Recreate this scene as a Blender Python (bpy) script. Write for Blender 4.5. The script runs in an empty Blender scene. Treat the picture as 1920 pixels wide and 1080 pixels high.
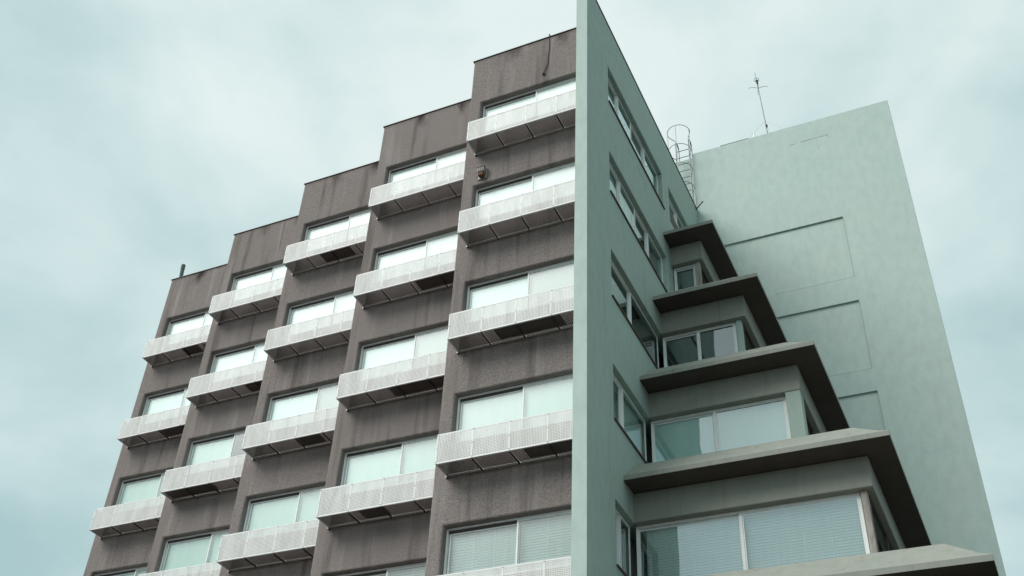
import bpy, bmesh, math, random
from mathutils import Vector, Matrix
random.seed(7)
S = bpy.context.scene
COL = S.collection
Z0 = 25.12                      # roof level above the ground
R = math.radians

# ------------------------------------------------------------------ camera
cam_d = bpy.data.cameras.new('camera'); cam = bpy.data.objects.new('camera', cam_d); COL.objects.link(cam)
S.camera = cam
cam_d.sensor_width = 36.0; cam_d.lens = 36.0 * 2104.653 / 1920
cam_d.shift_x = (960 - 896.21) / 1920; cam_d.shift_y = (489.432 - 540) / 1920
cam_d.clip_start = 0.1; cam_d.clip_end = 3000
yw_, pi_, ro_ = R(-28.697), R(39.468), R(4.619)
fw = Vector((math.sin(yw_) * math.cos(pi_), math.cos(yw_) * math.cos(pi_), math.sin(pi_)))
ri = Vector((math.cos(yw_), -math.sin(yw_), 0)); up = ri.cross(fw)
r2 = ri * math.cos(ro_) + up * math.sin(ro_); u2 = up * math.cos(ro_) - ri * math.sin(ro_)
M4 = Matrix((r2, u2, -fw)).transposed().to_4x4(); M4.translation = Vector((6.364, -16.16, Z0 - 23.519))
cam.matrix_world = M4

# ------------------------------------------------------------------ world: overcast sky
SUN_AZ, SUN_EL = 38.0, 44.0     # sun stands in front of the facade, to its left
w = bpy.data.worlds.new("World"); S.world = w; w.use_nodes = True
N = w.node_tree.nodes; LK = w.node_tree.links; N.clear()
def wn(t, **k):
    n = N.new(t)
    for a, b in k.items(): setattr(n, a, b)
    return n
wo = wn('ShaderNodeOutputWorld'); bg = wn('ShaderNodeBackground'); bg2 = wn('ShaderNodeBackground'); add = wn('ShaderNodeAddShader')
sky = wn('ShaderNodeTexSky', sky_type='NISHITA', sun_disc=False); sky.sun_elevation = R(SUN_EL); sky.sun_rotation = R(180 + SUN_AZ)
bg.inputs['Strength'].default_value = 0.05 * 0.3
LK.new(sky.outputs[0], bg.inputs['Color'])
tc = wn('ShaderNodeTexCoord'); mp = wn('ShaderNodeMapping')
mp.inputs['Location'].default_value = (3.1, 0.7, 1.9)
mp.inputs['Scale'].default_value = (1.0, 1.0, 1.35)
n1 = wn('ShaderNodeTexNoise'); n1.inputs['Scale'].default_value = 2.6; n1.inputs['Detail'].default_value = 6.0; n1.inputs['Roughness'].default_value = 0.45
n1.inputs['Distortion'].default_value = 0.6
sx = wn('ShaderNodeSeparateXYZ')
LK.new(tc.outputs['Generated'], mp.inputs[0]); LK.new(mp.outputs[0], n1.inputs['Vector']); LK.new(tc.outputs['Generated'], sx.inputs[0])
el = wn('ShaderNodeMapRange'); el.inputs['From Min'].default_value = 0.35; el.inputs['From Max'].default_value = 0.85
el.inputs['To Min'].default_value = -0.24; el.inputs['To Max'].default_value = 0.30
LK.new(sx.outputs['Z'], el.inputs['Value'])
n2 = wn('ShaderNodeTexNoise'); n2.inputs['Scale'].default_value = 7.5; n2.inputs['Detail'].default_value = 7.0; n2.inputs['Roughness'].default_value = 0.55; n2.inputs['Distortion'].default_value = 0.3
LK.new(mp.outputs[0], n2.inputs['Vector'])
ns = wn('ShaderNodeMapRange'); ns.inputs['From Min'].default_value = 0.32; ns.inputs['From Max'].default_value = 0.68
nsum = wn('ShaderNodeMath', operation='MULTIPLY_ADD'); nsum.inputs[1].default_value = 0.26; LK.new(n2.outputs['Fac'], nsum.inputs[0])
noff = wn('ShaderNodeMath', operation='SUBTRACT'); noff.inputs[1].default_value = 0.13; LK.new(n1.outputs['Fac'], noff.inputs[0]); LK.new(noff.outputs[0], nsum.inputs[2])
LK.new(nsum.outputs[0], ns.inputs['Value'])
sm = wn('ShaderNodeMath', operation='ADD'); LK.new(el.outputs[0], sm.inputs[0]); LK.new(ns.outputs[0], sm.inputs[1])
cr = wn('ShaderNodeValToRGB'); e = cr.color_ramp.elements
e[0].position = 0.05; e[0].color = (0.41, 0.585, 0.585, 1)
e[1].position = 0.95; e[1].color = (0.80, 0.90, 0.88, 1)
q = e.new(0.52); q.color = (0.61, 0.76, 0.75, 1)
LK.new(sm.outputs[0], cr.inputs[0])
LK.new(cr.outputs[0], bg2.inputs['Color']); bg2.inputs['Strength'].default_value = 0.95
LK.new(bg.outputs[0], add.inputs[0]); LK.new(bg2.outputs[0], add.inputs[1]); LK.new(add.outputs[0], wo.inputs['Surface'])

# ------------------------------------------------------------------ sun (behind cloud)
sd = bpy.data.lights.new('sun', 'SUN'); sun = bpy.data.objects.new('sun', sd); COL.objects.link(sun)
sd.energy = 2.6; sd.angle = R(36); sd.color = (1.0, 0.965, 0.92)
dv = Vector((-math.sin(R(SUN_AZ)) * math.cos(R(SUN_EL)), -math.cos(R(SUN_AZ)) * math.cos(R(SUN_EL)), math.sin(R(SUN_EL))))
sun.rotation_euler = dv.to_track_quat('Z', 'Y').to_euler(); sun.location = (0, 0, 60)
S.cycles.diffuse_bounces = 3
S.view_settings.view_transform = 'Standard'; S.view_settings.look = 'None'
S.view_settings.exposure = 0.0; S.view_settings.gamma = 1.0; S.view_settings.use_curve_mapping = False

# ------------------------------------------------------------------ materials
def mat(name, col, rough=0.8, spec=0.3, metal=0.0):
    m = bpy.data.materials.new(name); m.use_nodes = True
    b = m.node_tree.nodes['Principled BSDF']
    b.inputs['Base Color'].default_value = (*col, 1); b.inputs['Roughness'].default_value = rough
    b.inputs['Specular IOR Level'].default_value = spec; b.inputs['Metallic'].default_value = metal
    return m, m.node_tree, b
def nd(t, typ, **k):
    n = t.nodes.new(typ)
    for a, b in k.items(): setattr(n, a, b)
    return n
def ramp(t, src, stops):
    r = nd(t, 'ShaderNodeValToRGB'); els = r.color_ramp.elements
    for i, (p, c) in enumerate(stops):
        el_ = els[i] if i < 2 else els.new(p)
        el_.position = p; el_.color = (*c, 1) if len(c) == 3 else c
    t.links.new(src, r.inputs[0]); return r.outputs[0]
def noise(t, vec, scale, sc3=(1, 1, 1), det=4, rough=.55, dist=0, loc=(0, 0, 0)):
    m = nd(t, 'ShaderNodeMapping'); m.inputs['Scale'].default_value = sc3; m.inputs['Location'].default_value = loc
    t.links.new(vec, m.inputs[0])
    n = nd(t, 'ShaderNodeTexNoise'); n.inputs['Scale'].default_value = scale; n.inputs['Detail'].default_value = det
    n.inputs['Roughness'].default_value = rough; n.inputs['Distortion'].default_value = dist
    t.links.new(m.outputs[0], n.inputs['Vector']); return n.outputs['Fac']
def mix(t, fac, a, b, bt='MIX'):
    m = nd(t, 'ShaderNodeMix', data_type='RGBA', blend_type=bt)
    for s, v in ((m.inputs[0], fac), (m.inputs[6], a), (m.inputs[7], b)):
        if isinstance(v, (int, float)): s.default_value = v
        elif isinstance(v, tuple): s.default_value = (*v, 1)
        else: t.links.new(v, s)
    return m.outputs[2]
def math_(t, op, a, b=0.0, c=None):
    m = nd(t, 'ShaderNodeMath', operation=op)
    for i, v in enumerate((a, b) if c is None else (a, b, c)):
        if isinstance(v, (int, float)): m.inputs[i].default_value = v
        else: t.links.new(v, m.inputs[i])
    return m.outputs[0]
def mrange(t, v, a, b, c, d):
    m = nd(t, 'ShaderNodeMapRange'); t.links.new(v, m.inputs['Value'])
    for n_, x in zip(('From Min', 'From Max', 'To Min', 'To Max'), (a, b, c, d)): m.inputs[n_].default_value = x
    return m.outputs[0]
def bump(t, b, h, dist, strength=1.0):
    n = nd(t, 'ShaderNodeBump'); n.inputs['Distance'].default_value = dist; n.inputs['Strength'].default_value = strength
    t.links.new(h, n.inputs['Height']); t.links.new(n.outputs[0], b.inputs['Normal'])
def wpos(t): return nd(t, 'ShaderNodeNewGeometry').outputs['Position']

# rough-cast brown grey render of the bays
STUCCO, t, b = mat('rough_cast', (.26, .235, .225), .95, .1)
P = wpos(t)
fine = noise(t, P, 48, det=3, rough=.7); big = noise(t, P, .9, det=5); streak = noise(t, P, 1.0, (4.5, 4.5, .35), det=5, rough=.6)
c = ramp(t, fine, [(.32, (.185, .160, .152)), (.68, (.43, .378, .362))])
c = mix(t, mrange(t, big, .35, .7, .0, .45), c, (.265, .225, .215))
c = mix(t, mrange(t, streak, .55, .75, 0, .5), c, (.50, .46, .445))
sxyz = nd(t, 'ShaderNodeSeparateXYZ'); t.links.new(P, sxyz.inputs[0])
top = mrange(t, sxyz.outputs['Z'], Z0 - .62, Z0 - .02, 0, 1)
wob = noise(t, P, 3.0, (1, 1, .5), det=4, rough=.7)
ux = math_(t, 'ADD', math_(t, 'FRACT', math_(t, 'DIVIDE', math_(t, 'ADD', sxyz.outputs['X'], 17.711 + 34.87), 3.487)), math_(t, 'MULTIPLY', math_(t, 'SUBTRACT', wob, .5), .22))
s1 = mrange(t, math_(t, 'ABSOLUTE', math_(t, 'SUBTRACT', ux, .36)), .02, .085, 1, 0)
s2 = mrange(t, math_(t, 'ABSOLUTE', math_(t, 'SUBTRACT', ux, .74)), .015, .075, 1, 0)
spm = math_(t, 'MULTIPLY', math_(t, 'MAXIMUM', s1, s2), mrange(t, noise(t, P, .55, loc=(1, 5, 0)), .38, .58, .55, 1))
c = mix(t, math_(t, 'MULTIPLY', mrange(t, math_(t, 'ADD', top, math_(t, 'MULTIPLY', math_(t, 'SUBTRACT', streak, .5), 1.2)), .1, .8, 0, 1), math_(t, 'MULTIPLY', spm, .9)), c, (.03, .022, .020))
edge = mrange(t, sxyz.outputs['Z'], Z0 - .16, Z0 - .02, 0, .35)
c = mix(t, edge, c, (.06, .05, .047))
low = noise(t, P, 1.0, (3.0, 3.0, .2), det=4, rough=.6, loc=(9, 3, 1))
c = mix(t, mrange(t, low, .55, .72, 0, .65), c, (.13, .108, .10))
t.links.new(c, b.inputs['Base Color'])
bump(t, b, math_(t, 'ADD', fine, math_(t, 'MULTIPLY', noise(t, P, 16, det=3, rough=.7), .8)), .022, 1.0)

def paint(name, base, alt, stain, rs=0.35, fs=.3, vs=.45):
    m, t, b = mat(name, base, .75, .25)
    P = wpos(t)
    a = noise(t, P, .8, (1, 1, .8), det=6, rough=.6, dist=.4); f = noise(t, P, 5, (1, 1, .5), det=6, rough=.65); s = noise(t, P, 1.3, (3, 3, .28), det=5, rough=.6)
    c = mix(t, mrange(t, a, .33, .68, 0, .8), base, alt)
    c = mix(t, mrange(t, f, .42, .75, 0, fs), c, tuple(x * .74 for x in base))
    c = mix(t, mrange(t, s, .60, .80, 0, rs), c, stain)
    rs2 = noise(t, P, 1.0, (7, 7, .10), det=3, rough=.7, loc=(4, 2, 8))
    c = mix(t, mrange(t, rs2, .62, .76, 0, vs), c, tuple(x * .70 for x in stain))
    sp = noise(t, P, 60, det=2, rough=.6)
    c = mix(t, mrange(t, sp, .66, .74, 0, .25), c, tuple(x * .5 for x in base))
    t.links.new(c, b.inputs['Base Color'])
    bump(t, b, math_(t, 'ADD', noise(t, P, 22, det=4), math_(t, 'MULTIPLY', noise(t, P, 1.4, det=3), 2.0)), .0035, .7)
    return m
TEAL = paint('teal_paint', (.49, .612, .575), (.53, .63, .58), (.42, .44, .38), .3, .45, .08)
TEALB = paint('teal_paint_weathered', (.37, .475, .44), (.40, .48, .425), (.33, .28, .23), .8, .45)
CREAM = paint('grey_green_paint', (.29, .31, .275), (.33, .33, .29), (.19, .15, .13), .7, .45)
UNDER_SHADE = paint('eave_underside_shade', (.085, .070, .062), (.11, .092, .08), (.05, .038, .034), .6)  # shade below the eaves put into a dark brown colour

WHITE, t, b = mat('white_powder_coat', (.9, .91, .9), .45, .4)
ALU, t, b = mat('white_aluminium', (.89, .91, .90), .42, .5)
P = wpos(t); c = mix(t, mrange(t, noise(t, P, 6, (1, 1, .3)), .45, .8, 0, .5), (.89, .91, .90), (.66, .69, .67)); t.links.new(c, b.inputs['Base Color'])
DARKFRAME, t, b = mat('dark_frame', (.075, .06, .055), .55, .3)
COPING, t, b = mat('coping_metal', (.05, .055, .055), .5, .4)
SILL, t, b = mat('sill_brown', (.13, .095, .085), .8, .2)
P = wpos(t); c = mix(t, noise(t, P, 9), (.09, .065, .058), (.2, .15, .13)); t.links.new(c, b.inputs['Base Color'])
STEEL, t, b = mat('galvanised_steel', (.20, .23, .23), .45, .5, .6)
BLACK, t, b = mat('black_rubber', (.02, .018, .018), .7, .3)
PIPE, t, b = mat('vent_pipe_paint', (.09, .12, .11), .7, .3)
RUST, t, b = mat('rusted_brown', (.16, .085, .055), .85, .2)
POST, t, b = mat('worn_post', (.34, .31, .28), .85, .2)
P = wpos(t); c = ramp(t, noise(t, P, 5, (2, 2, .5), det=6, rough=.7), [(.45, (.40, .38, .35)), (.70, (.24, .17, .14))]); t.links.new(c, b.inputs['Base Color'])
CRACK_EDGE_SHADE, t, b = mat('crack_and_edge_shade', (.33, .39, .365), .9, .1)  # colour of the cracks and of the shade lines painted at recess edges
ROOM, t, b = mat('room_plaster', (.30, .29, .27), .9, .1)
ROOFM, t, b = mat('roof_screed', (.22, .22, .21), .9, .1)
BOXM, t, b = mat('tray_metal', (.13, .11, .10), .6, .3)
LENS, t, b = mat('lamp_housing', (.36, .34, .32), .5, .4)

# perforated white sheet: round holes on a square grid, really open
def perforated(name, ax, base, pitch=.033, rad=.27):
    m, t, b = mat(name, base, .5, .4)
    tcn = nd(t, 'ShaderNodeTexCoord'); s = nd(t, 'ShaderNodeSeparateXYZ'); t.links.new(tcn.outputs['Object'], s.inputs[0])
    u = math_(t, 'SUBTRACT', math_(t, 'FRACT', math_(t, 'DIVIDE', s.outputs[ax[0]], pitch)), .5)
    v = math_(t, 'SUBTRACT', math_(t, 'FRACT', math_(t, 'DIVIDE', s.outputs[ax[1]], pitch)), .5)
    d = math_(t, 'SQRT', math_(t, 'ADD', math_(t, 'MULTIPLY', u, u), math_(t, 'MULTIPLY', v, v)))
    solid = math_(t, 'GREATER_THAN', d, rad)
    P = wpos(t)
    c = mix(t, mrange(t, noise(t, P, 2.2, (2.5, 2.5, .5), det=6, rough=.65), .42, .75, 0, .5), base, (base[0] * .5, base[1] * .47, base[2] * .44))
    t.links.new(c, b.inputs['Base Color'])
    tr = nd(t, 'ShaderNodeBsdfTransparent'); mx = nd(t, 'ShaderNodeMixShader')
    t.links.new(solid, mx.inputs[0]); t.links.new(tr.outputs[0], mx.inputs[1]); t.links.new(b.outputs[0], mx.inputs[2])
    t.links.new(mx.outputs[0], t.nodes['Material Output'].inputs['Surface'])
    return m
PERF = perforated('perforated_white_sheet', 'XZ', (.83, .83, .815))
PERFS = perforated('perforated_white_sheet_side', 'YZ', (.83, .83, .815))
PERFF = perforated('perforated_floor_sheet', 'XY', (.13, .105, .095), .045, .36)

def glass(name, tint, refl, rough=.03):
    m = bpy.data.materials.new(name); m.use_nodes = True; t = m.node_tree; t.nodes.clear()
    o = nd(t, 'ShaderNodeOutputMaterial'); g = nd(t, 'ShaderNodeBsdfGlossy'); tr = nd(t, 'ShaderNodeBsdfTransparent'); mx = nd(t, 'ShaderNodeMixShader')
    g.inputs['Roughness'].default_value = rough; g.inputs['Color'].default_value = (.90, .98, 1, 1); tr.inputs['Color'].default_value = (*tint, 1)
    fr = nd(t, 'ShaderNodeFresnel'); fr.inputs['IOR'].default_value = 1.5
    f = math_(t, 'MULTIPLY', math_(t, 'ADD', fr.outputs[0], refl), math_(t, 'SUBTRACT', 1.0, nd(t, 'ShaderNodeNewGeometry').outputs['Backfacing'])); t.links.new(f, mx.inputs[0])
    P = wpos(t); bn = nd(t, 'ShaderNodeBump'); bn.inputs['Distance'].default_value = .004; bn.inputs['Strength'].default_value = .35
    t.links.new(noise(t, P, 1.6, det=2), bn.inputs['Height']); t.links.new(bn.outputs[0], g.inputs['Normal'])
    t.links.new(tr.outputs[0], mx.inputs[1]); t.links.new(g.outputs[0], mx.inputs[2]); t.links.new(mx.outputs[0], o.inputs['Surface'])
    return m
GLASS = glass('teal_glass', (.90, .97, .96), .26)
GLASSB = glass('film_glass', (.90, .96, .94), .055, .30)
GLASSD = glass('grey_glass', (.60, .72, .70), .20)
def blindm(name, col):
    m, t, b = mat(name, col, .8, .2)
    oi = nd(t, 'ShaderNodeObjectInfo'); P = wpos(t)
    c = mix(t, math_(t, 'MULTIPLY', oi.outputs['Random'], .35), col, tuple(x * .6 for x in col))
    c = mix(t, mrange(t, noise(t, P, 1.8, (3.5, 3.5, .3), det=4, rough=.6), .4, .7, 0, .35), c, tuple(x * .68 for x in col))
    t.links.new(c, b.inputs['Base Color']); return m
BL_W = blindm('blind_white', (.72, .77, .75)); BL_T = blindm('blind_pale_green', (.70, .81, .775)); BL_G = blindm('blind_grey', (.46, .47, .44))
BL_D = blindm('blind_dark_green', (.16, .20, .17)); SLAT = blindm('blind_slat', (.93, .97, .96))

# ------------------------------------------------------------------ mesh helpers
def link(name, verts, faces, m, parent=None, loc=(0, 0, 0), bevel=0, seg=2, kind=None, label=None, mats=None, fm=None):
    me = bpy.data.meshes.new(name); me.from_pydata([tuple(v) for v in verts], [], faces); 
    for x in (mats or (m if isinstance(m, list) else [m])): me.materials.append(x)
    if fm:
        for pl, i in zip(me.polygons, fm): pl.material_index = i
    bm = bmesh.new(); bm.from_mesh(me); bmesh.ops.recalc_face_normals(bm, faces=bm.faces); bm.to_mesh(me); bm.free()
    return inst(name, me, parent, loc, bevel, seg, kind, label)
def inst(name, me, parent=None, loc=(0, 0, 0), bevel=0, seg=2, kind=None, label=None):
    o = bpy.data.objects.new(name, me); COL.objects.link(o); o.location = loc
    if parent: o.parent = parent
    if bevel:
        bv = o.modifiers.new('bevel', 'BEVEL'); bv.width = bevel; bv.segments = seg; bv.limit_method = 'ANGLE'; bv.angle_limit = R(40)
        if seg > 2:
            for p_ in me.polygons: p_.use_smooth = True
            bv.harden_normals = True
    if kind: o['kind'] = kind
    if label: o['label'] = label
    return o
class MB:
    def __init__(s): s.v = []; s.f = []; s.m = []
    def poly(s, vs, fs, mi=0):
        o = len(s.v); s.v += vs; s.f += [tuple(i + o for i in f) for f in fs]; s.m += [mi] * len(fs)
    def box(s, x0, x1, y0, y1, z0, z1, mi=0):
        s.poly([(x0, y0, z0), (x1, y0, z0), (x1, y1, z0), (x0, y1, z0), (x0, y0, z1), (x1, y0, z1), (x1, y1, z1), (x0, y1, z1)],
               [(0, 3, 2, 1), (4, 5, 6, 7), (0, 1, 5, 4), (1, 2, 6, 5), (2, 3, 7, 6), (3, 0, 4, 7)], mi)
    def ring(s, x0, x1, z0, z1, y0, y1, wd):      # rectangular frame in the xz plane
        s.box(x0, x1, y0, y1, z1 - wd, z1); s.box(x0, x1, y0, y1, z0, z0 + wd)
        s.box(x0, x0 + wd, y0, y1, z0 + wd, z1 - wd); s.box(x1 - wd, x1, y0, y1, z0 + wd, z1 - wd)
    def tube(s, pts, r, n=8, r2=None, mi=0):
        pts = [Vector(p_) for p_ in pts]; o = len(s.v); k = len(pts); prev = None
        for i, p_ in enumerate(pts):
            d = (pts[min(i + 1, k - 1)] - pts[max(i - 1, 0)]).normalized()
            a = (prev - d * prev.dot(d)) if prev else d.orthogonal()
            a.normalize(); prev = a; bb = d.cross(a)
            rr = r if r2 is None else r + (r2 - r) * i / (k - 1)
            for j in range(n):
                an = 2 * math.pi * j / n; s.v.append(tuple(p_ + a * math.cos(an) * rr + bb * math.sin(an) * rr))
        for i in range(k - 1):
            for j in range(n):
                s.f.append((o + i * n + j, o + i * n + (j + 1) % n, o + (i + 1) * n + (j + 1) % n, o + (i + 1) * n + j)); s.m.append(mi)
        s.f.append(tuple(o + j for j in range(n))[::-1]); s.f.append(tuple(o + (k - 1) * n + j for j in range(n))); s.m += [mi, mi]
    def build(s, name, m, parent=None, loc=(0, 0, 0), **k):
        if isinstance(m, list): return link(name, s.v, s.f, None, parent, loc, mats=m, fm=s.m, **k)
        return link(name, s.v, s.f, m, parent, loc, **k)
def slab(us, vs_, holes, d0, d1, axis):
    """wall slab with openings. u,v rectangle; axis 'Y': u=x, depth=y; axis 'X': u=y, depth=x"""
    U = sorted(set(list(us) + [h for H in holes for h in H[:2] if us[0] <= h <= us[1]]))
    V = sorted(set(list(vs_) + [h for H in holes for h in H[2:] if vs_[0] <= h <= vs_[1]]))
    inh = lambda u, v: any(H[0] < u < H[1] and H[2] < v < H[3] for H in holes)
    solid = [[not inh((U[i] + U[i + 1]) / 2, (V[j] + V[j + 1]) / 2) for j in range(len(V) - 1)] for i in range(len(U) - 1)]
    idx = {}; verts = []; faces = []
    def vt(i, j, k):
        if (i, j, k) not in idx:
            d = (d0, d1)[k]; verts.append((U[i], d, V[j]) if axis == 'Y' else (d, U[i], V[j])); idx[(i, j, k)] = len(verts) - 1
        return idx[(i, j, k)]
    g = lambda i, j: 0 <= i < len(U) - 1 and 0 <= j < len(V) - 1 and solid[i][j]
    for i in range(len(U) - 1):
        for j in range(len(V) - 1):
            if not g(i, j): continue
            for k in (0, 1): faces.append((vt(i, j, k), vt(i + 1, j, k), vt(i + 1, j + 1, k), vt(i, j + 1, k)))
            for (di, dj, a, b2) in ((-1, 0, (i, j), (i, j + 1)), (1, 0, (i + 1, j), (i + 1, j + 1)), (0, -1, (i, j), (i + 1, j)), (0, 1, (i, j + 1), (i + 1, j + 1))):
                if not g(i + di, j + dj): faces.append((vt(*a, 0), vt(*b2, 0), vt(*b2, 1), vt(*a, 1)))
    return verts, faces
def diss(o):      # merge coplanar cells so that only real edges stay
    bm = bmesh.new(); bm.from_mesh(o.data)
    bmesh.ops.dissolve_limit(bm, angle_limit=R(2), verts=bm.verts, edges=bm.edges)
    bm.to_mesh(o.data); bm.free()
def loft(prof, X, Y, xs, ye):
    """L-shaped run: front along +X at Y, corner (X,Y), then side along +Y at X. prof = [(inward, z)]"""
    v = []; f = []; n = len(prof)
    for (o_, z) in prof: v.append((xs, Y + o_, z))
    for (o_, z) in prof: v.append((X - o_, Y + o_, z))
    for (o_, z) in prof: v.append((X - o_, ye, z))
    for s in (0, 1):
        for i in range(n): f.append((s * n + i, s * n + (i + 1) % n, (s + 1) * n + (i + 1) % n, (s + 1) * n + i))
    f.append(tuple(range(n))); f.append(tuple(range(2 * n, 3 * n)))
    return v, f
def tag(o, label=None, cat=None, group=None, kind=None):
    if label: o['label'] = label
    if cat: o['category'] = cat
    if group: o['group'] = group
    if kind: o['kind'] = kind
    return o
def empty(name, loc, parent=None):
    o = bpy.data.objects.new(name, None); COL.objects.link(o); o.location = loc; o.parent = parent; o.empty_display_size = .3
    return o

# ------------------------------------------------------------------ ground
GROUND, t, b = mat('street_asphalt', (.05, .042, .038), .9, .2)
P = wpos(t); c = mix(t, noise(t, P, 3, det=6), (.034, .024, .021), (.055, .040, .034)); t.links.new(c, b.inputs['Base Color']); bump(t, b, noise(t, P, 60), .01)
PAVE, t, b = mat('pavement_concrete', (.13, .115, .105), .9, .2)
P = wpos(t); c = mix(t, noise(t, P, 2, det=6), (.06, .046, .040), (.09, .07, .06)); t.links.new(c, b.inputs['Base Color'])
g = MB(); g.poly([(-700, -700, 0), (700, -700, 0), (700, 700, 0), (-700, 700, 0)], [(0, 1, 2, 3)])
tag(g.build('ground', GROUND), 'dark asphalt street ground around the foot of the building', kind='structure')
g = MB(); g.box(-21, 9.5, -3.2, 13, 0.004, .13)
tag(g.build('pavement', PAVE, bevel=.02), 'concrete pavement with a kerb round the building', kind='structure')

# ------------------------------------------------------------------ building
BLD = empty('apartment_building', (0, 0, 0))
tag(BLD, 'tall stepped apartment building with brown rough-cast bays, white balconies and teal slab walls', 'building')
H = 3.0
X5, Y5, W, D = -3.763, 1.219, 3.487, 1.178
FT = .28                                     # slab wall thickness
YB = 9.2
HEAD, SILLZ = -1.75, -2.90
GB = .13                                     # bottom of the walls (pavement top)
bx = lambda k: X5 - (5 - k) * W
by = lambda k: Y5 + (5 - k) * D
NR = 7

# --- brown bays
for k in range(1, 6):
    x0, x1, y = bx(k), (bx(k + 1) if k < 5 else -FT), by(k)
    holes = [(x0 + .324, x1 + 1, Z0 + SILLZ - H * r, Z0 + HEAD - H * r) for r in range(NR)]
    v, f = slab((x0, x1), (GB, Z0), holes, y, y + .30, 'Y')
    o = link('bay_wall', v, f, STUCCO, BLD, bevel=.05, seg=3); diss(o)
    m = MB(); m.box(x0 + .002, x0 + .24, y + .302, y + (D if k > 1 else 6.0) + .30, GB, Z0 - .002)
    m.build('side_wall', STUCCO, BLD)
    m = MB(); m.box(x0 - .025, x1 + (.0 if k == 5 else .02), y - .015, y + .33, Z0 + .002, Z0 + .022)
    m.box(x0 - .025, x0 + .27, y + .33, y + (D if k > 1 else 6.0) + .3, Z0 + .002, Z0 + .022)
    m.build('coping', COPING, BLD)
    # room floors behind the bay, roof slab
    m = MB()
    for r in range(NR + 1):
        m.box(x0 + .26, x1 - .002, y + .31, 12, Z0 - .3 - H * r - .22, Z0 - .3 - H * r)
    m.box(x0 + .26, x1 - .002, y + 3.9, y + 4.0, GB, Z0 - .53)
    m.box(x1 - .07, x1 - .004, y + .31, y + 3.9, GB, Z0 - .53)
    m.build('floor_slab', ROOM, BLD)
m = MB(); m.box(bx(1) + .0, -.29, 12.0, 12.25, GB, Z0 + .0); m.build('rear_wall', STUCCO, BLD)
m = MB(); m.box(bx(1), -.29, 10.9, 12.0, Z0 - .298, Z0 - .28); m.build('roof_screed', ROOFM, BLD)

# --- sliding windows of the bays (shared meshes)
def frame_mesh(w_, h_):
    m = MB(); m.ring(0, w_, 0, h_, 0, .10, .034)
    return m
WW = W - .324 - .02; WH = HEAD - SILLZ - .01
MX = 1.81 - .324
def mesh_of(mb, name, m):
    o = mb.build(name, m); me = o.data; bpy.data.objects.remove(o); return me
fr_me = mesh_of(frame_mesh(WW, WH), 'window_frame', ALU)
mb = MB(); mb.box(.035, MX, .03, .10, WH - .083, WH - .035); track_me = mesh_of(mb, 'top_track', DARKFRAME)
mb = MB(); mb.ring(.05, MX + .03, .05, WH - .085, .055, .085, .032); sashL = mesh_of(mb, 'sash_inner', ALU)
mb = MB(); mb.ring(MX, WW - .05, .05, WH - .036, .008, .050, .036); sashR = mesh_of(mb, 'sash_outer', ALU)
mb = MB(); mb.box(.083, MX - .002, .066, .072, .083, WH - .118); paneL = mesh_of(mb, 'pane_left', GLASSB)
mb = MB(); mb.box(MX + .037, WW - .087, .018, .024, .087, WH - .073); paneR = mesh_of(mb, 'pane_right', GLASSB)
def blind_me(m, drop=0.0, x0=.03, x1=WW - .03):
    mb = MB(); mb.box(x0, x1, .088, .092, drop, WH - .02); return mesh_of(mb, 'roller_blind', m)
blL = {n: blind_me(mm, .0, .03, MX + .02) for n, mm in dict(W=BL_W, T=BL_T, G=BL_G).items()}
blR = {n: blind_me(mm, .0, MX + .025) for n, mm in dict(W=BL_W, T=BL_T, G=BL_G).items()}
def venetian(x0, x1, z0, z1, pitch=.056):
    mb = MB(); z = z0
    while z < z1:
        a = .0195
        mb.poly([(x0, 0, z + a), (x1, 0, z + a), (x1, .022, z - a), (x0, .022, z - a)], [(0, 1, 2, 3)]); z += pitch
    n_ = max(2, int((x1 - x0) / .45))
    for i in range(n_ + 1):
        x = x0 + .06 + (x1 - x0 - .12) * i / n_; mb.box(x - .003, x + .003, -.008, -.004, z0, z1)
    return mb
ven_me = mesh_of(venetian(.03, MX + .01, .02, WH - .02), 'venetian_blind', SLAT)
ven_me2 = mesh_of(venetian(MX + .03, WW - .03, .02, WH - .02), 'venetian_blind', SLAT)
looks = {(5, 1): 'WT', (5, 2): 'WW', (5, 3): 'TG', (5, 4): 'WT', (4, 1): 'WW', (4, 2): 'WT', (4, 3): 'TG', (4, 4): 'TT', (3, 1): 'WW', (3, 2): 'WW', (3, 3): 'TG', (3, 4): 'TT',
         (2, 1): 'TT', (2, 2): 'WT', (2, 3): 'T-', (1, 1): 'WW', (1, 2): 'TT'}
for k in range(1, 6):
    for r in range(NR):
        loc = (bx(k) + .334, by(k) + .135, Z0 + SILLZ - H * r + .005)
        wn_ = inst('window', fr_me, BLD, loc)
        inst('top_track', track_me, wn_); inst('sash', sashL, wn_); inst('sash', sashR, wn_); inst('pane', paneL, wn_); inst('pane', paneR, wn_)
        lk = looks.get((k, r + 1), 'TT')
        if (k, r) in ((5, 4), (4, 4)):   # the lowest row in view has venetian blinds
            wn_['label'] = 'sliding window with white venetian blinds behind the glass'
            inst('venetian_blind', ven_me, wn_, (0, .13, 0), kind='stuff'); inst('venetian_blind', ven_me2, wn_, (0, .13, 0), kind='stuff')
        else:
            inst('roller_blind', blL[lk[0]], wn_)
            if lk[1] != '-': inst('roller_blind', blR[lk[1]], wn_)

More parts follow.
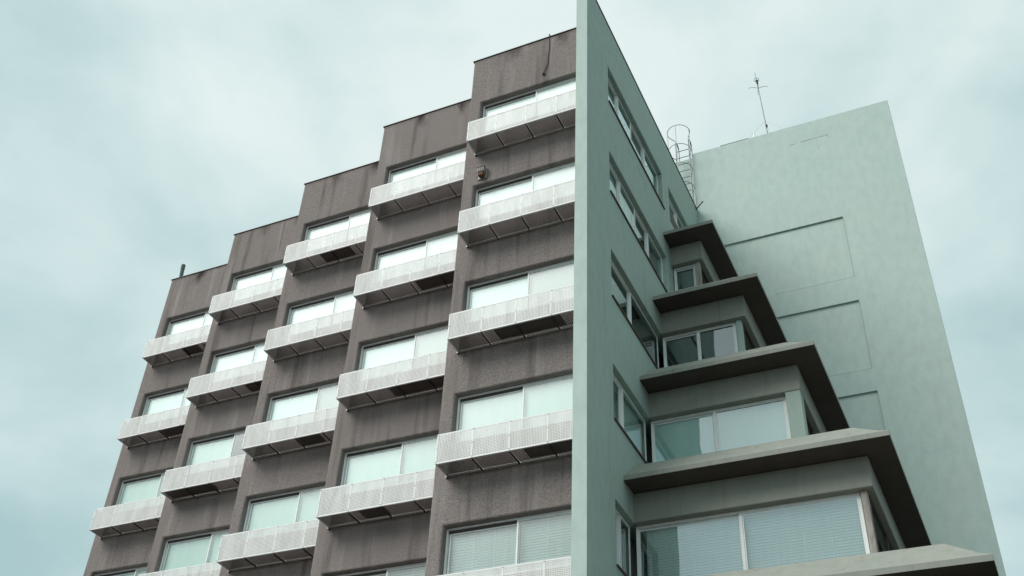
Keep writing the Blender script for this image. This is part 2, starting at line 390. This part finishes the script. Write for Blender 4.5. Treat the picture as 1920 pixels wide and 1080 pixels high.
# --- perforated balconies
BW = W - .314 - .0; BD, BH = .534, .668
def balcony_meshes(BW):
    n = 4; pw = .795
    js = [min(i * pw, BW) for i in range(n)] + [BW]
    d = {}
    m = MB()       # angle-iron frame
    m.box(0, BW, 0, .03, BH - .025, BH); m.box(0, BW, 0, .035, 0, .03)
    m.box(0, .028, .035, BD, BH - .025, BH); m.box(0, .03, .035, BD, 0, .03)
    m.box(.03, BW, BD - .035, BD - .002, 0, .03)
    d['frame'] = m
    m = MB(); m.box(-.02, .018, BD - .05, BD + .01, -.035, -.001); d['foot'] = m
    return d, js
dd, js = balcony_meshes(BW)
me_frame = mesh_of(dd['frame'], 'balcony_frame', WHITE)
me_foot = mesh_of(dd['foot'], 'bracket_foot', STEEL)
def panel_me(w_):
    m = MB(); m.box(.006, w_ - .006, .0, .002, .032, BH - .027); return mesh_of(m, 'perforated_panel', PERF)
me_pan = panel_me(.795); me_panl = panel_me(js[4] - js[3])
m = MB(); m.box(0, .002, .04, BD - .002, .032, BH - .027); me_end = mesh_of(m, 'end_panel', PERFS)
m = MB(); m.box(0, .030, -.006, -.001, .0, BH); 
for z in (.03, BH / 2, BH - .03): m.box(.009, .021, -.012, -.0065, z - .007, z + .007, 1)
me_post = mesh_of(m, 'post_strip', [WHITE, DARKFRAME])
m = MB(); m.box(0, .03, .036, BD - .036, -.028, .004); me_br = mesh_of(m, 'cross_bracket', DARKFRAME)
def floor_me(w_):
    m = MB(); m.box(.031, w_, .036, BD - .036, .006, .009); return mesh_of(m, 'floor_sheet', PERFF)
me_fl = floor_me(.795); me_fll = floor_me(js[4] - js[3])
def tray_me(w_):
    m = MB(); m.box(0, w_, .06, BD - .1, .012, .05); m.box(.02, w_ - .02, .09, BD - .14, .05, .075); return mesh_of(m, 'drip_tray', BOXM)
me_tray = {w_: tray_me(w_) for w_ in (.6, 1.1, 1.5)}
trays = {(5, 4): [(1.85, 1.1)], (5, 3): [(1.05, 1.5)], (4, 2): [(1.7, 1.1)], (4, 3): [(1.35, 1.5)], (3, 1): [(1.55, .6), (1.2, .6)], (3, 3): [(1.6, .6)], (1, 1): [(1.5, .6)],
         (2, 3): [(.1, 1.5)], (1, 2): [(1.6, 1.1)], (5, 5): [(.3, 1.1)], (4, 4): [(1.0, .6)], (2, 2): [(2.0, .6)]}
for k in range(1, 6):
    for r in range(NR):
        B_ = inst('balcony', me_frame, BLD, (bx(k) + .314, by(k) - BD, Z0 - 3.021 - BH - H * r))
        for i in range(4):
            inst('panel', me_pan if i < 3 else me_panl, B_, (js[i], 0, 0))
            inst('floor_sheet', me_fl if i < 3 else me_fll, B_, (js[i], 0, 0))
            inst('post', me_post, B_, (js[i] - (0 if i == 0 else .015), 0, 0))
            if i: inst('bracket', me_br, B_, (js[i] - .015, 0, 0))
        inst('end_panel', me_end, B_); inst('bracket_foot', me_foot, B_)
        for (x, w_) in trays.get((k, r + 1), []):
            inst('drip_tray', me_tray[w_], B_, (x, 0, 0), label='dark metal tray lying on the balcony floor')

# --- teal slab wall (fin) with window rows on its right side
ter = lambda k: (1.3182 + (k - 1) * 1.1819, 5.3995 - (k - 1) * 1.1771, -4.048 - (k - 1) * H)
OY, OX = .549, .479
BHEAD, BSILL = -1.665, -2.94
wallY = lambda k: ter(k)[1] + OY
wallX = lambda k: ter(k)[0] - OX
holes = [(1.411, 5.577, Z0 + BSILL, Z0 + BHEAD), (6.149, 8.35, Z0 + BSILL, Z0 + BHEAD), (1.411, 5.577, Z0 + BSILL - H, Z0 + BHEAD - H)]
for r in (2, 3, 4): holes.append((1.411, YB - .4, Z0 + BSILL - H * r, Z0 + BHEAD - H * r))
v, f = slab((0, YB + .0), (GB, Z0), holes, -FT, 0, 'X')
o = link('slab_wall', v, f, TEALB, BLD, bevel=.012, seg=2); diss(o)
# front face: a lighter teal layer 6 mm proud on the narrow edge
m = MB(); m.box(-FT + .001, -.001, -.007, -.0005, GB, Z0 - .003); m.build('edge_layer', TEAL, BLD)
m = MB(); m.box(-FT - .015, .02, -.02, YB - .02, Z0 + .002, Z0 + .03); m.build('coping', COPING, BLD)
# rear teal slab with recessed blind panels
XC, ZC = 6.043, Z0 + 2.479
rec = [(.25, 4.15, Z0 - 3.80, Z0 - 1.605), (.3, 4.145, Z0 - 6.80, Z0 - 4.60), (.5, 4.165, Z0 - 9.8, Z0 - 7.48)]
v, f = slab((0.0, XC), (GB, ZC), rec, YB, YB + .05, 'Y')
o = link('tall_slab_wall', v, f, TEAL, BLD, bevel=.008, seg=2); diss(o)
m = MB(); m.box(0, XC, YB + .051, YB + .26, GB, ZC); m.build('slab_wall_core', TEAL, BLD)
m = MB(); m.box(.9, 1.8, YB - .006, YB + .27, ZC + .001, ZC + .012); m.build('coping', COPING, BLD)
m = MB(); m.box(-1.5, -.02, YB + .12, YB + 2.5, GB, ZC - .06); m.build('lift_core', TEAL, BLD, bevel=.01)
for (x, z0, z1) in ((4.15, Z0 - 3.80, Z0 - 1.66), (4.147, Z0 - 6.80, Z0 - 4.64), (4.167, Z0 - 9.0, Z0 - 7.52)):
    m = MB(); m.box(x - .001, x + .013, YB - .0015, YB + .03, z0, z1); m.box(2.0, x - .002, YB - .0015, YB + .0, z0 - .01, z0 + .0)
    m.build('panel_edge_shade', CRACK_EDGE_SHADE, BLD)  # thin dark strips drawing the shade line along the recess edges
# cracked outline high on the rear wall, and cracks on the side wall
m = MB(); 
def crack(m, pts, pl, wd=.008):
    for a, b2 in zip(pts, pts[1:]):
        n_ = 7
        for i in range(n_):
            if random.random() < .12: continue
            u0, u1 = i / n_, (i + 1) / n_
            j = lambda: random.uniform(-.012, .012)
            p0 = [a[c_] + (b2[c_] - a[c_]) * u0 + j() for c_ in (0, 1)]; p1 = [a[c_] + (b2[c_] - a[c_]) * u1 + j() for c_ in (0, 1)]
            if pl == 'Y': m.tube([(p0[0], YB - .001, p0[1]), (p1[0], YB - .001, p1[1])], wd / 2, 4)
            else: m.tube([(.001, p0[0], p0[1]), (.001, p1[0], p1[1])], wd / 2, 4)
crack(m, [(3.0, Z0 + 1.70), (3.6, Z0 + 1.72), (4.16, Z0 + 1.73), (4.17, Z0 + 1.6)], 'Y', .012)
crack(m, [(3.84, Z0 + 1.6), (3.85, Z0 + 1.2)], 'Y', .008)
crack(m, [(2.6, Z0 - 3.35), (3.3, Z0 - 3.30), (4.1, Z0 - 3.42)], 'X', .008)
m.build('crack', CRACK_EDGE_SHADE, BLD)

# windows of the side wall: frame in plane x = -.13, looking along +X
def side_window(y0, y1, r, mulls, blind, corner=False):
    z0, z1 = Z0 + BSILL - H * r + .003, Z0 + BHEAD - H * r - .003
    h_ = z1 - z0; L_ = y1 - y0
    m = MB(); fw_ = .034
    m.box(-.05, .02, 0, L_, h_ - fw_, h_); m.box(-.05, .02, 0, L_, 0, fw_); m.box(-.05, .02, 0, fw_, fw_, h_ - fw_)
    m.box(-.05, .02, L_ - fw_, L_, fw_, h_ - fw_)
    for q_ in mulls: m.box(-.04, .015, q_ - y0 - .016, q_ - y0 + .016, fw_, h_ - fw_)
    wn_ = m.build('window', ALU, BLD, (-.14, y0, z0), bevel=.004, seg=1)
    es = [y0 + fw_] + mulls + [y1 - fw_]
    for i, (a, b2) in enumerate(zip(es, es[1:])):
        a_ = a - y0 + (.03 if i else .002); b_ = b2 - y0 - (.03 if i < len(es) - 2 else .002)
        # sash proud on every other pane
        s = MB(); xo = .012 if i % 2 else -.028
        s.box(xo - .012, xo + .012, a_, b_, h_ - fw_ - .032, h_ - fw_ - .001); s.box(xo - .012, xo + .012, a_, b_, fw_ + .001, fw_ + .03)
        s.box(xo - .012, xo + .012, a_, a_ + .028, fw_ + .03, h_ - fw_ - .032); s.box(xo - .012, xo + .012, b_ - .028, b_, fw_ + .03, h_ - fw_ - .032)
        s.build('sash', ALU, wn_)
        p_ = MB(); p_.box(xo - .003, xo + .003, a_ + .028, b_ - .028, fw_ + .03, h_ - fw_ - .032); p_.build('pane', GLASS if blind else GLASSD, wn_)
        if blind: 
            s = MB(); s.box(-.10, -.095, a_ - .02, b_ + .015, 0.01, h_ - .01); s.build('roller_blind', blind[i % len(blind)], wn_)
    return wn_
side_window(1.413, 5.575, 0, [2.40, 3.42, 4.42], [BL_T, BL_W, BL_G, BL_T])
side_window(6.151, 8.348, 0, [7.2], [BL_T, BL_W])
side_window(1.413, 5.575, 1, [2.40, 3.50, 4.42], [BL_T, BL_W, BL_D, BL_G])
side_window(1.413, wallY(2) + .10, 2, [2.93], None)
side_window(1.413, wallY(3) + .10, 3, [2.25], [BL_G, BL_T])
side_window(1.413, wallY(4) + .10, 4, [1.95], [BL_D, BL_D])
for r, ye in ((0, 5.62), (1, 5.66), (2, wallY(2) - .02), (3, wallY(3) - .02), (4, wallY(4) - .02)):
    m = MB(); m.box(-.10, .035, 1.40, ye, Z0 + BSILL - H * r - .030, Z0 + BSILL - H * r + .001); m.build('sill', SILL, BLD)
m = MB(); m.box(-.06, -.03, 6.16, 8.34, Z0 + BSILL + .002, Z0 + BSILL + .48); m.build('infill_panel', DARKFRAME, BLD)
# rooms behind the slab wall and under the terraces
m2 = MB()
for r in range(1, 6):
    k = min(r, 5)
    X, Y, zl = ter(k)
    m2.box(-.27, wallX(k) - .26, wallY(k) + .28, YB - .02, Z0 + zl + .03, Z0 + zl + .25)
for k in range(1, 5):
    m2.box(-.275, wallX(k) - 1.2, wallY(k) + 2.4, wallY(k) + 2.5, Z0 + ter(k)[2] - 2.7, Z0 + ter(k)[2])
m2.build('floor_slab', ROOM, BLD)
m = MB(); m.box(-.2, wallX(5) + .0, wallY(5) - .0, YB - .002, GB, Z0 - 16.4); m.build('lower_block', TEALB, BLD, bevel=.01)

# --- stepped terraces: eave, band wall, header recess, ribbon windows round the corner
PAR = .67
for k in range(1, 6):
    X, Y, zr_ = ter(k); z = Z0 + zr_
    xs = -.06
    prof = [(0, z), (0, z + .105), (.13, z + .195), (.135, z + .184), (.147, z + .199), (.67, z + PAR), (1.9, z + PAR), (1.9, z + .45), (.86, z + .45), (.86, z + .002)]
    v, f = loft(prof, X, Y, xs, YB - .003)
    dark = {8, 9}             # wall joint and soffit carry painted-in shade, fascia and sloping top the grey-green coat
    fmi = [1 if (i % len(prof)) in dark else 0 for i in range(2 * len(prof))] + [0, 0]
    link('eave', v, f, None, BLD, bevel=.012, seg=2, mats=[CREAM, UNDER_SHADE], fm=fmi)
    if k == 5: continue
    wx, wy = wallX(k), wallY(k)
    zh = Z0 + BHEAD - H * k
    v, f = loft([(0, zh), (0, z - .001), (.25, z - .001), (.25, zh)], wx, wy, xs, YB - .004)
    link('band_wall', v, f, CREAM, BLD, bevel=.025, seg=3)
    zs = Z0 + BSILL - H * k
    X2, Y2, zr2 = ter(k + 1)
    v, f = loft([(0, Z0 + zr2 + .4), (0, zs - .045), (.25, zs - .045), (.25, Z0 + zr2 + .4)], wx, wy, xs, YB - .005)
    link('spandrel_wall', v, f, CREAM, BLD)
    v, f = loft([(-.03, zs - .042), (-.03, zs - .002), (.22, zs - .002), (.22, zs - .042)], wx, wy, xs if k > 1 else .0, YB - .006)
    link('sill', v, f, SILL, BLD)

def terrace_window(k, x0, x1, mulls, blinds, side_blind, venet=False, gl=GLASS):
    zs = Z0 + BSILL - H * k; zh = Z0 + BHEAD - H * k - .003; h_ = zh - zs
    y = wallY(k) + .185; fw_ = .045; L_ = x1 - x0
    m = MB(); m.box(0, L_, -.03, .04, h_ - fw_, h_); m.box(0, L_, -.03, .04, 0, fw_); m.box(0, fw_, -.03, .04, fw_, h_ - fw_); m.box(L_ - .05, L_, -.03, .04, fw_, h_ - fw_)
    for q_ in mulls: m.box(q_ - x0 - .026, q_ - x0 + .026, -.04, .03, fw_, h_ - fw_)
    wn_ = m.build('window', ALU, BLD, (x0, y, zs), bevel=.004, seg=1)
    es = [x0 + fw_] + mulls + [x1 - .05]
    for i, (a, b2) in enumerate(zip(es, es[1:])):
        a_ = a - x0 + (.028 if i else .002); b_ = b2 - x0 - (.028 if i < len(es) - 2 else .002)
        yo = -.018 if i % 2 else .014
        s = MB(); tp = h_ - fw_ - (.002 if i % 2 else .03)
        if i % 2 == 0: s.box(a_, b_, .03, .038, tp, h_ - fw_)
        s.box(a_, b_, yo - .01, yo + .01, tp - .022, tp); s.box(a_, b_, yo - .01, yo + .01, fw_ + .001, fw_ + .022)
        s.box(a_, a_ + .02, yo - .01, yo + .01, fw_ + .022, tp - .022); s.box(b_ - .02, b_, yo - .01, yo + .01, fw_ + .022, tp - .022)
        s.build('sash', ALU, wn_)
        p_ = MB(); p_.box(a_ + .02, b_ - .02, yo - .003, yo + .003, fw_ + .022, tp - .022); p_.build('pane', gl, wn_)
        bl = blinds[i % len(blinds)] if blinds else None
        if venet:
            st = .30 if i == 0 else 0
            venetian(a_ + .02 + st * .3, b_ - .015, .06 + (.0 if i else .02), h_ - .02).build('venetian_blind', SLAT, wn_, (0, .09, 0), kind='stuff')
        elif bl:
            s = MB(); s.box(a_ - .01, b_ + .01, .045, .049, .047, h_ - .046); s.build('roller_blind', bl, wn_)
    # right-hand return with its own frame, looking towards +X
    wx = wallX(k) - .15; ys, ye = wallY(k) + .30, YB - .02; Ls = ye - ys
    m = MB(); m.box(-.04, .03, 0, Ls, h_ - fw_, h_); m.box(-.04, .03, 0, Ls, 0, fw_)
    nm = max(2, int(Ls / 1.3)); ms = [Ls * i / nm for i in range(nm + 1)]
    for q_ in ms: m.box(-.04, .03, max(0, q_ - .025), min(Ls, q_ + .025), fw_, h_ - fw_)
    ws = m.build('window', DARKFRAME, BLD, (wx, ys, zs))
    for a, b2 in zip(ms, ms[1:]):
        p_ = MB(); p_.box(-.006, 0, a + .026, b2 - .026, fw_, h_ - fw_); p_.build('pane', GLASSD, ws)
        if side_blind: s = MB(); s.box(-.09, -.086, a, b2, 0, h_); s.build('roller_blind', side_blind, ws)
terrace_window(1, .02, .60, [], [BL_D], None, gl=GLASSD)
terrace_window(2, -.02, 1.745, [.84], None, None, gl=GLASSD)
terrace_window(3, -.02, 2.87, [1.36], [BL_T, BL_W], None)
terrace_window(4, -.02, 4.13, [1.985], None, None, venet=True)
def pillar(k, x0, x1, y0, y1, m_):
    m = MB(); m.box(x0, x1, y0, y1, Z0 + BSILL - H * k, Z0 + BHEAD - H * k - .002); m.build('corner_post', m_, BLD, bevel=.01)
pillar(1, .605, .765 - .04, wallY(1) + .10, wallY(1) + .26, POST)
pillar(2, 1.76, 1.885, wallY(2) + .10, wallY(2) + .28, TEALB)
pillar(3, 2.885, 3.19, wallY(3) + .013, wallY(3) + .29, TEALB)
pillar(4, 4.145, 4.255, wallY(4) + .09, wallY(4) + .26, POST)

# ------------------------------------------------------------------ things fixed on the building
# caged roof ladder
LX0, LX1, LY = -.50, -.07, 9.06
t_ = empty('caged_ladder', ((LX0 + LX1) / 2, LY, Z0 - .28))
tag(t_, 'thin steel cage ladder rising from the roof to the top of the tall teal wall', 'ladder')
ox, oy, oz = t_.location
Lc = lambda x, y, z: (x - ox, y - oy, z - oz)
ZT = Z0 + 2.35
for x in (LX0, LX1):
    pts = [Lc(x, LY, Z0 - .28), Lc(x, LY, ZT + .55)]
    for a in range(0, 181, 20): pts.append(Lc(x, LY + .17 - .17 * math.cos(R(a)), ZT + .62 + .17 * math.sin(R(a))))
    pts.append(Lc(x, LY + .34, ZT - .02))
    m = MB(); m.tube(pts, .020, 8); m.build('rail', STEEL, t_)
z = Z0 - .1
while z < ZT + .35:
    m = MB(); m.tube([Lc(LX0, LY, z), Lc(LX1, LY, z)], .015, 6); m.build('rung', STEEL, t_); z += .30
cxh, rh = (LX0 + LX1) / 2, .36
for z in (Z0 + 3.10, Z0 + 2.25, Z0 + 1.40, Z0 + .6):
    pts = [Lc(LX0, LY, z)] + [Lc(cxh - rh * math.sin(R(a)) * 1.0, LY - .33 - rh * math.cos(R(a)), z) for a in range(110, -111, -15)] + [Lc(LX1, LY, z)]
    m = MB(); m.tube(pts, .011, 6); m.build('cage_hoop', STEEL, t_)
for a in (80, 0, -80):
    x, y = cxh - rh * math.sin(R(a)), LY - .33 - rh * math.cos(R(a))
    m = MB(); m.tube([Lc(x, y, Z0 + .6), Lc(x, y, Z0 + 3.10)], .013, 6); m.build('cage_bar', STEEL, t_)
m = MB(); m.tube([(-.012, YB + .05, ZC - .02), (-.012, YB + .05, Z0 - .2)], .012, 6)
tag(m.build('down_conductor', COPING), 'thin dark cable running down the left edge of the tall teal wall', 'cable')

# lightning rod
t_ = empty('lightning_rod', (2.40, YB + .14, ZC))
tag(t_, 'slender lightning rod with curved side arms on top of the tall teal wall', 'lightning rod')
m = MB(); m.tube([(0, 0, 0), (-.09, 0, 2.25)], .020, 8, .014); m.build('mast', STEEL, t_)
m = MB(); m.tube([(-.09, 0, 2.25), (-.13, 0, 3.10)], .013, 8, .005); m.build('tip', COPING, t_)
m = MB(); m.tube([(0, 0, .42), (-.004, 0, .52)], .035, 8); m.build('collar', COPING, t_)
m = MB(); m.tube([(-.10, 0, 2.50), (-.103, 0, 2.60), (-.105, 0, 2.66)], .02, 10, .045); m.build('charge_head', COPING, t_)
m = MB(); m.tube([(-.108 + .08 * math.cos(R(a)), .08 * math.sin(R(a)), 2.70) for a in range(0, 361, 24)], .007, 6); m.build('ring', COPING, t_)
for a in (0, 90, 180, 270):
    dx, dy = math.cos(R(a + 15)), math.sin(R(a + 15))
    m = MB(); m.tube([(-.09 + dx * s_, dy * s_, 2.28 + .05 * math.sin(s_ * 9) + s_ * .08) for s_ in (0, .07, .14, .21, .27, .32)], .009, 6, .005); m.build('side_arm', COPING, t_)
for a in (200, 320, 80):
    m = MB(); m.tube([(-.03, 0, .7), (.75 * math.cos(R(a)) if abs(math.cos(R(a))) > .3 else .1, .10 * math.sin(R(a)), 0)], .003, 4); m.build('guy_wire', STEEL, t_)

m = MB(); m.tube([(0, 0, 0), (0, 0, .20)], .03, 8); m.box(-.05, .05, -.04, .04, -.0, .03)
tag(m.build('roof_stub', ALU, None, (1.98, YB + .12, ZC + .021)), 'short white stub left of the lightning rod on the wall top', 'pipe stub')
m = MB(); m.tube([(0, 0, 0), (0, 0, .25)], .02, 8); m.box(-.04, .04, -.04, .04, 0, .02)
tag(m.build('roof_stub', STEEL, None, (-.15, 6.0, Z0 + .031)), 'tiny grey stub on the dark coping of the side wall, left of the ladder', 'pipe stub')
m = MB(); m.tube([(0, 0, 0), (.10, -.05, .02), (.26, -.16, .06)], .018, 8); m.tube([(.25, -.155, .055), (.28, -.175, .066)], .026, 8)
tag(m.build('water_spout', COPING, None, (0, 9.02, Z0 - .07)), 'small dark spout poking out where the side wall meets the tall wall', 'spout')

# vent pipe on the lowest-left bay roof
m = MB(); m.tube([(0, 0, 0), (-.05, 0, .55)], .062, 14, .068); m.tube([(-.05, 0, .55), (-.062, 0, .74)], .073, 14)
tag(m.build('vent_pipe', PIPE, None, (bx(1) + .20, by(1) + .20, Z0 + .036)), 'dark green vent pipe standing on the leftmost bay roof', 'pipe')

# siren / lamp box on the right-hand bay
t_ = empty('wall_lamp', (-3.20, Y5, Z0 - 4.44)); tag(t_, 'small weathered box lamp with rusty lower half fixed between the two top windows', 'lamp')
m = MB(); m.box(-.12, .12, -.03, -.001, -.17, .17); m.build('back_plate', LENS, t_, bevel=.01)
m = MB(); m.box(-.09, .09, -.16, -.031, -.02, .14); m.box(-.105, .105, -.18, -.031, .12, .15); m.build('housing', LENS, t_, bevel=.015)
m = MB(); m.box(-.075, .075, -.15, -.031, -.15, -.021); m.build('rusty_cap', RUST, t_, bevel=.03)
m = MB()
for x in (-.05, 0, .05): m.box(x - .012, x + .012, -.168, -.161, .01, .10)
m.build('louvre', DARKFRAME, t_)

# loose cable hanging from the roof edge
pts = [(-1.53, Y5 + .1, Z0 + .05), (-1.53, Y5 - .05, Z0 + .06), (-1.54, Y5 - .03, Z0 - .05), (-1.525, Y5 - .02, Z0 - .4), (-1.55, Y5 - .02, Z0 - .8), (-1.56, Y5 - .02, Z0 - 1.08), (-1.62, Y5 - .03, Z0 - 1.3), (-1.66, Y5 - .03, Z0 - 1.44)]
o_ = pts[0]; m = MB(); m.tube([tuple(a - b2 for a, b2 in zip(p_, o_)) for p_ in pts], .010, 6)
m.tube([(-.125, -.13, -1.47), (-.145, -.13, -1.52)], .028, 8)
tag(m.build('hanging_cable', BLACK, None, o_), 'loose black cable dangling from the highest brown parapet beside the teal slab', 'cable')
